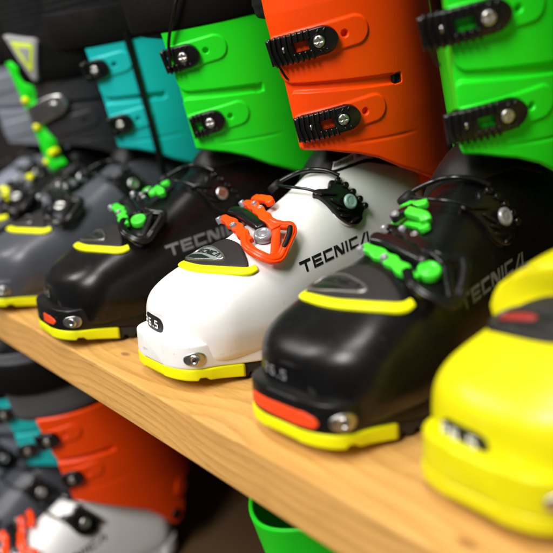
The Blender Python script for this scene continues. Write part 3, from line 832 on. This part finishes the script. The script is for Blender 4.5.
# ------------------------------------------------------------------ board
def wood(name, knots=()):
    m = bpy.data.materials.new(name); m.use_nodes = True
    nt = m.node_tree; nt.nodes.clear(); N = nt.nodes.new; L = nt.links.new
    out = N('ShaderNodeOutputMaterial'); b = N('ShaderNodeBsdfPrincipled'); L(b.outputs[0], out.inputs[0])
    tc = N('ShaderNodeTexCoord'); sp = N('ShaderNodeSeparateXYZ'); L(tc.outputs['Object'], sp.inputs[0])
    def math_(op, a, b_=None, c=None):
        n = N('ShaderNodeMath'); n.operation = op
        for k, v in enumerate((a, b_, c)):
            if v is None: continue
            if isinstance(v, (int, float)): n.inputs[k].default_value = v
            else: L(v, n.inputs[k])
        return n.outputs[0]
    def noise(scale, detail=3, rough=.5, loc=(0, 0, 0)):
        mp = N('ShaderNodeMapping'); mp.inputs['Scale'].default_value = scale; mp.inputs['Location'].default_value = loc
        L(tc.outputs['Object'], mp.inputs[0]); n = N('ShaderNodeTexNoise'); n.inputs['Scale'].default_value = 1
        n.inputs['Detail'].default_value = detail; n.inputs['Roughness'].default_value = rough
        L(mp.outputs[0], n.inputs['Vector']); return n.outputs['Fac']
    # growth rings round a pith that wanders below the board
    w1 = noise((2.6, 2, 2), 2); w2 = noise((9, 14, 14), 3)
    yy = math_('ADD', math_('SUBTRACT', sp.outputs[1], .085), math_('MULTIPLY', math_('SUBTRACT', w1, .5), .15))
    zz = math_('ADD', math_('ADD', sp.outputs[2], .075), math_('MULTIPLY', math_('SUBTRACT', noise((3.4, 1, 1), 2, .5, (4, 1, 2)), .5), .05))
    r = math_('SQRT', math_('ADD', math_('MULTIPLY', yy, yy), math_('MULTIPLY', math_('MULTIPLY', zz, zz), 2.2)))
    r = math_('ADD', r, math_('MULTIPLY', math_('SUBTRACT', w2, .5), .004))
    fr = math_('FRACT', math_('MULTIPLY', r, 120.))
    cr = N('ShaderNodeValToRGB'); L(fr, cr.inputs[0])
    e = cr.color_ramp.elements; e[0].position = 0; e[0].color = (.64, .355, .105, 1); e[1].position = 1; e[1].color = (.625, .345, .100, 1)
    for p_, c_ in ((.55, (.61, .33, .094, 1)), (.84, (.55, .285, .076, 1)), (.94, (.535, .275, .072, 1))):
        q = cr.color_ramp.elements.new(p_); q.color = c_
    fib = noise((14, 420, 420), 4, .6); fib2 = noise((3, 60, 60), 3, .6, (1, 2, 3))
    mr = N('ShaderNodeMapRange'); L(fib, mr.inputs[0]); mr.inputs[1].default_value = .3; mr.inputs[2].default_value = .7; mr.inputs[3].default_value = .86; mr.inputs[4].default_value = 1.08
    m2 = N('ShaderNodeMapRange'); L(fib2, m2.inputs[0]); m2.inputs[1].default_value = .3; m2.inputs[2].default_value = .7; m2.inputs[3].default_value = .90; m2.inputs[4].default_value = 1.08
    mu = math_('MULTIPLY', mr.outputs[0], m2.outputs[0])
    pr = N('ShaderNodeMapRange'); L(noise((45, 700, 700), 2, .6, (3, 3, 3)), pr.inputs[0]); pr.inputs[1].default_value = .62; pr.inputs[2].default_value = .70; pr.inputs[3].default_value = 1; pr.inputs[4].default_value = .74
    sr = N('ShaderNodeMapRange'); L(noise((30, 30, 30), 5, .7, (7, 3, 9)), sr.inputs[0]); sr.inputs[1].default_value = .60; sr.inputs[2].default_value = .74; sr.inputs[3].default_value = 1; sr.inputs[4].default_value = .80
    mu = math_('MULTIPLY', mu, math_('MULTIPLY', pr.outputs[0], sr.outputs[0]))
    vm = N('ShaderNodeVectorMath'); vm.operation = 'SCALE'; L(cr.outputs[0], vm.inputs[0]); L(mu, vm.inputs['Scale'])
    col = vm.outputs[0]
    for (kx, ky, kr) in knots:
        cx = N('ShaderNodeCombineXYZ'); cx.inputs[0].default_value = kx; cx.inputs[1].default_value = ky
        d = N('ShaderNodeVectorMath'); d.operation = 'SUBTRACT'; L(tc.outputs['Object'], d.inputs[0]); L(cx.outputs[0], d.inputs[1])
        s_ = N('ShaderNodeVectorMath'); s_.operation = 'MULTIPLY'; L(d.outputs[0], s_.inputs[0]); s_.inputs[1].default_value = (.5, 1, .3)
        ln = N('ShaderNodeVectorMath'); ln.operation = 'LENGTH'; L(s_.outputs[0], ln.inputs[0])
        ww = math_('ADD', ln.outputs['Value'], math_('MULTIPLY', math_('SUBTRACT', noise((160, 160, 160), 2), .5), kr*.5))
        k = N('ShaderNodeMapRange'); L(ww, k.inputs[0]); k.inputs[1].default_value = kr*.5; k.inputs[2].default_value = kr; k.inputs[3].default_value = .75; k.inputs[4].default_value = 0
        mx = N('ShaderNodeMixRGB'); L(k.outputs[0], mx.inputs[0]); L(col, mx.inputs[1]); mx.inputs[2].default_value = (.24, .10, .035, 1); col = mx.outputs[0]
    L(col, b.inputs['Base Color'])
    rr = N('ShaderNodeMapRange'); L(fib2, rr.inputs[0]); rr.inputs[3].default_value = .38; rr.inputs[4].default_value = .6; L(rr.outputs[0], b.inputs['Roughness'])
    sin_(b, ['Specular IOR Level'], .35)
    bp = N('ShaderNodeBump'); bp.inputs['Strength'].default_value = .35; bp.inputs['Distance'].default_value = .0006
    L(math_('ADD', fib, math_('MULTIPLY', fr, -.4)), bp.inputs['Height']); L(bp.outputs[0], b.inputs['Normal'])
    return m
M['wood'] = wood('pine_board', [(-.083, .012, .004), (.275, -.002, .004)])
def box(x0, x1, y0, y1, z0, z1):
    V = [(x, y, z) for x in (x0, x1) for y in (y0, y1) for z in (z0, z1)]
    return V, [(0, 1, 3, 2), (4, 6, 7, 5), (0, 4, 5, 1), (2, 3, 7, 6), (0, 2, 6, 4), (1, 5, 7, 3)]
EDGE = -.0167
b = MB().add(*box(-1.6, .8, EDGE, .42, -.038, 0)).build('shelf_board', 'wood', None, False, .0015)
tag(b, 'pine board of the upper shelf with visible grain', 'shelf')
b = MB().add(*box(-1.6, .8, .42, .46, -.8, .9)).build('wall', 'wall', None, False)
tag(b, kind='structure')
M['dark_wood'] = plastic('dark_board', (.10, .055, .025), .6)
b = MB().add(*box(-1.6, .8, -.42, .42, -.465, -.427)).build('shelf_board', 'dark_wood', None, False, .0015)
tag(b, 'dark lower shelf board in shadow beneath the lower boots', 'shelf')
b = MB().add(*box(-2.6, 1.8, -2.5, .46, -.85, -.8)).build('floor', 'wall', None, False)
tag(b, kind='structure')
# ------------------------------------------------------------------ light + camera
w = bpy.data.worlds.new('World'); SC.world = w; w.use_nodes = True
bg = w.node_tree.nodes['Background']; bg.inputs[0].default_value = (1., .97, .93, 1); bg.inputs[1].default_value = .11
def area(name, loc, tgt, size, power, col=(1, 1, 1), sy=None):
    l = bpy.data.lights.new(name, 'AREA'); l.energy = power; l.color = col; l.size = size
    if sy: l.shape = 'RECTANGLE'; l.size_y = sy
    o = bpy.data.objects.new(name, l); COL.objects.link(o); o.location = loc
    o.rotation_euler = (Vector(tgt)-Vector(loc)).to_track_quat('-Z', 'Y').to_euler()
    return o
area('overhead_light', (.50, -1.45, 1.45), (0, .1, .1), .55, 54, (1, .975, .94), .9)
area('overhead_light', (.22, -.45, 2.1), (.05, .15, .1), .5, 26, (1, .97, .93), .9)  # added fill from above to brighten the orange cuff's dark flank
area('overhead_light', (-1.1, -1.2, 1.5), (-.1, .1, .08), .45, 24, (1, .97, .93), .6)
cam = bpy.data.cameras.new('camera'); co = bpy.data.objects.new('camera', cam); COL.objects.link(co)
CP = np.array([.42937554, -.24804369, .208727]); az, pi_, ro, fpx = .85949677, .25234391, -.04625549, 664.286
Fv = np.array([-math.sin(az)*math.cos(pi_), math.cos(az)*math.cos(pi_), -math.sin(pi_)])
r_ = np.cross(Fv, [0, 0, 1]); r_ /= np.linalg.norm(r_); u_ = np.cross(r_, Fv)
r2 = math.cos(ro)*r_+math.sin(ro)*u_; u2 = -math.sin(ro)*r_+math.cos(ro)*u_
co.matrix_world = Matrix(((r2[0], u2[0], -Fv[0], CP[0]), (r2[1], u2[1], -Fv[1], CP[1]), (r2[2], u2[2], -Fv[2], CP[2]), (0, 0, 0, 1)))
cam.sensor_width = 36; cam.lens = fpx/553*36; cam.clip_start = .01; cam.clip_end = 50
FOC = float((np.array([.03, .09, .09])-CP)@Fv)
cam.dof.use_dof = DOF; cam.dof.focus_distance = FOC; cam.dof.aperture_fstop = cam.lens/1000/.0145; cam.dof.aperture_blades = 9
SC.camera = co
vs = SC.view_settings; vs.view_transform = 'Standard'; vs.look = 'None'; vs.exposure = 0; vs.gamma = 1
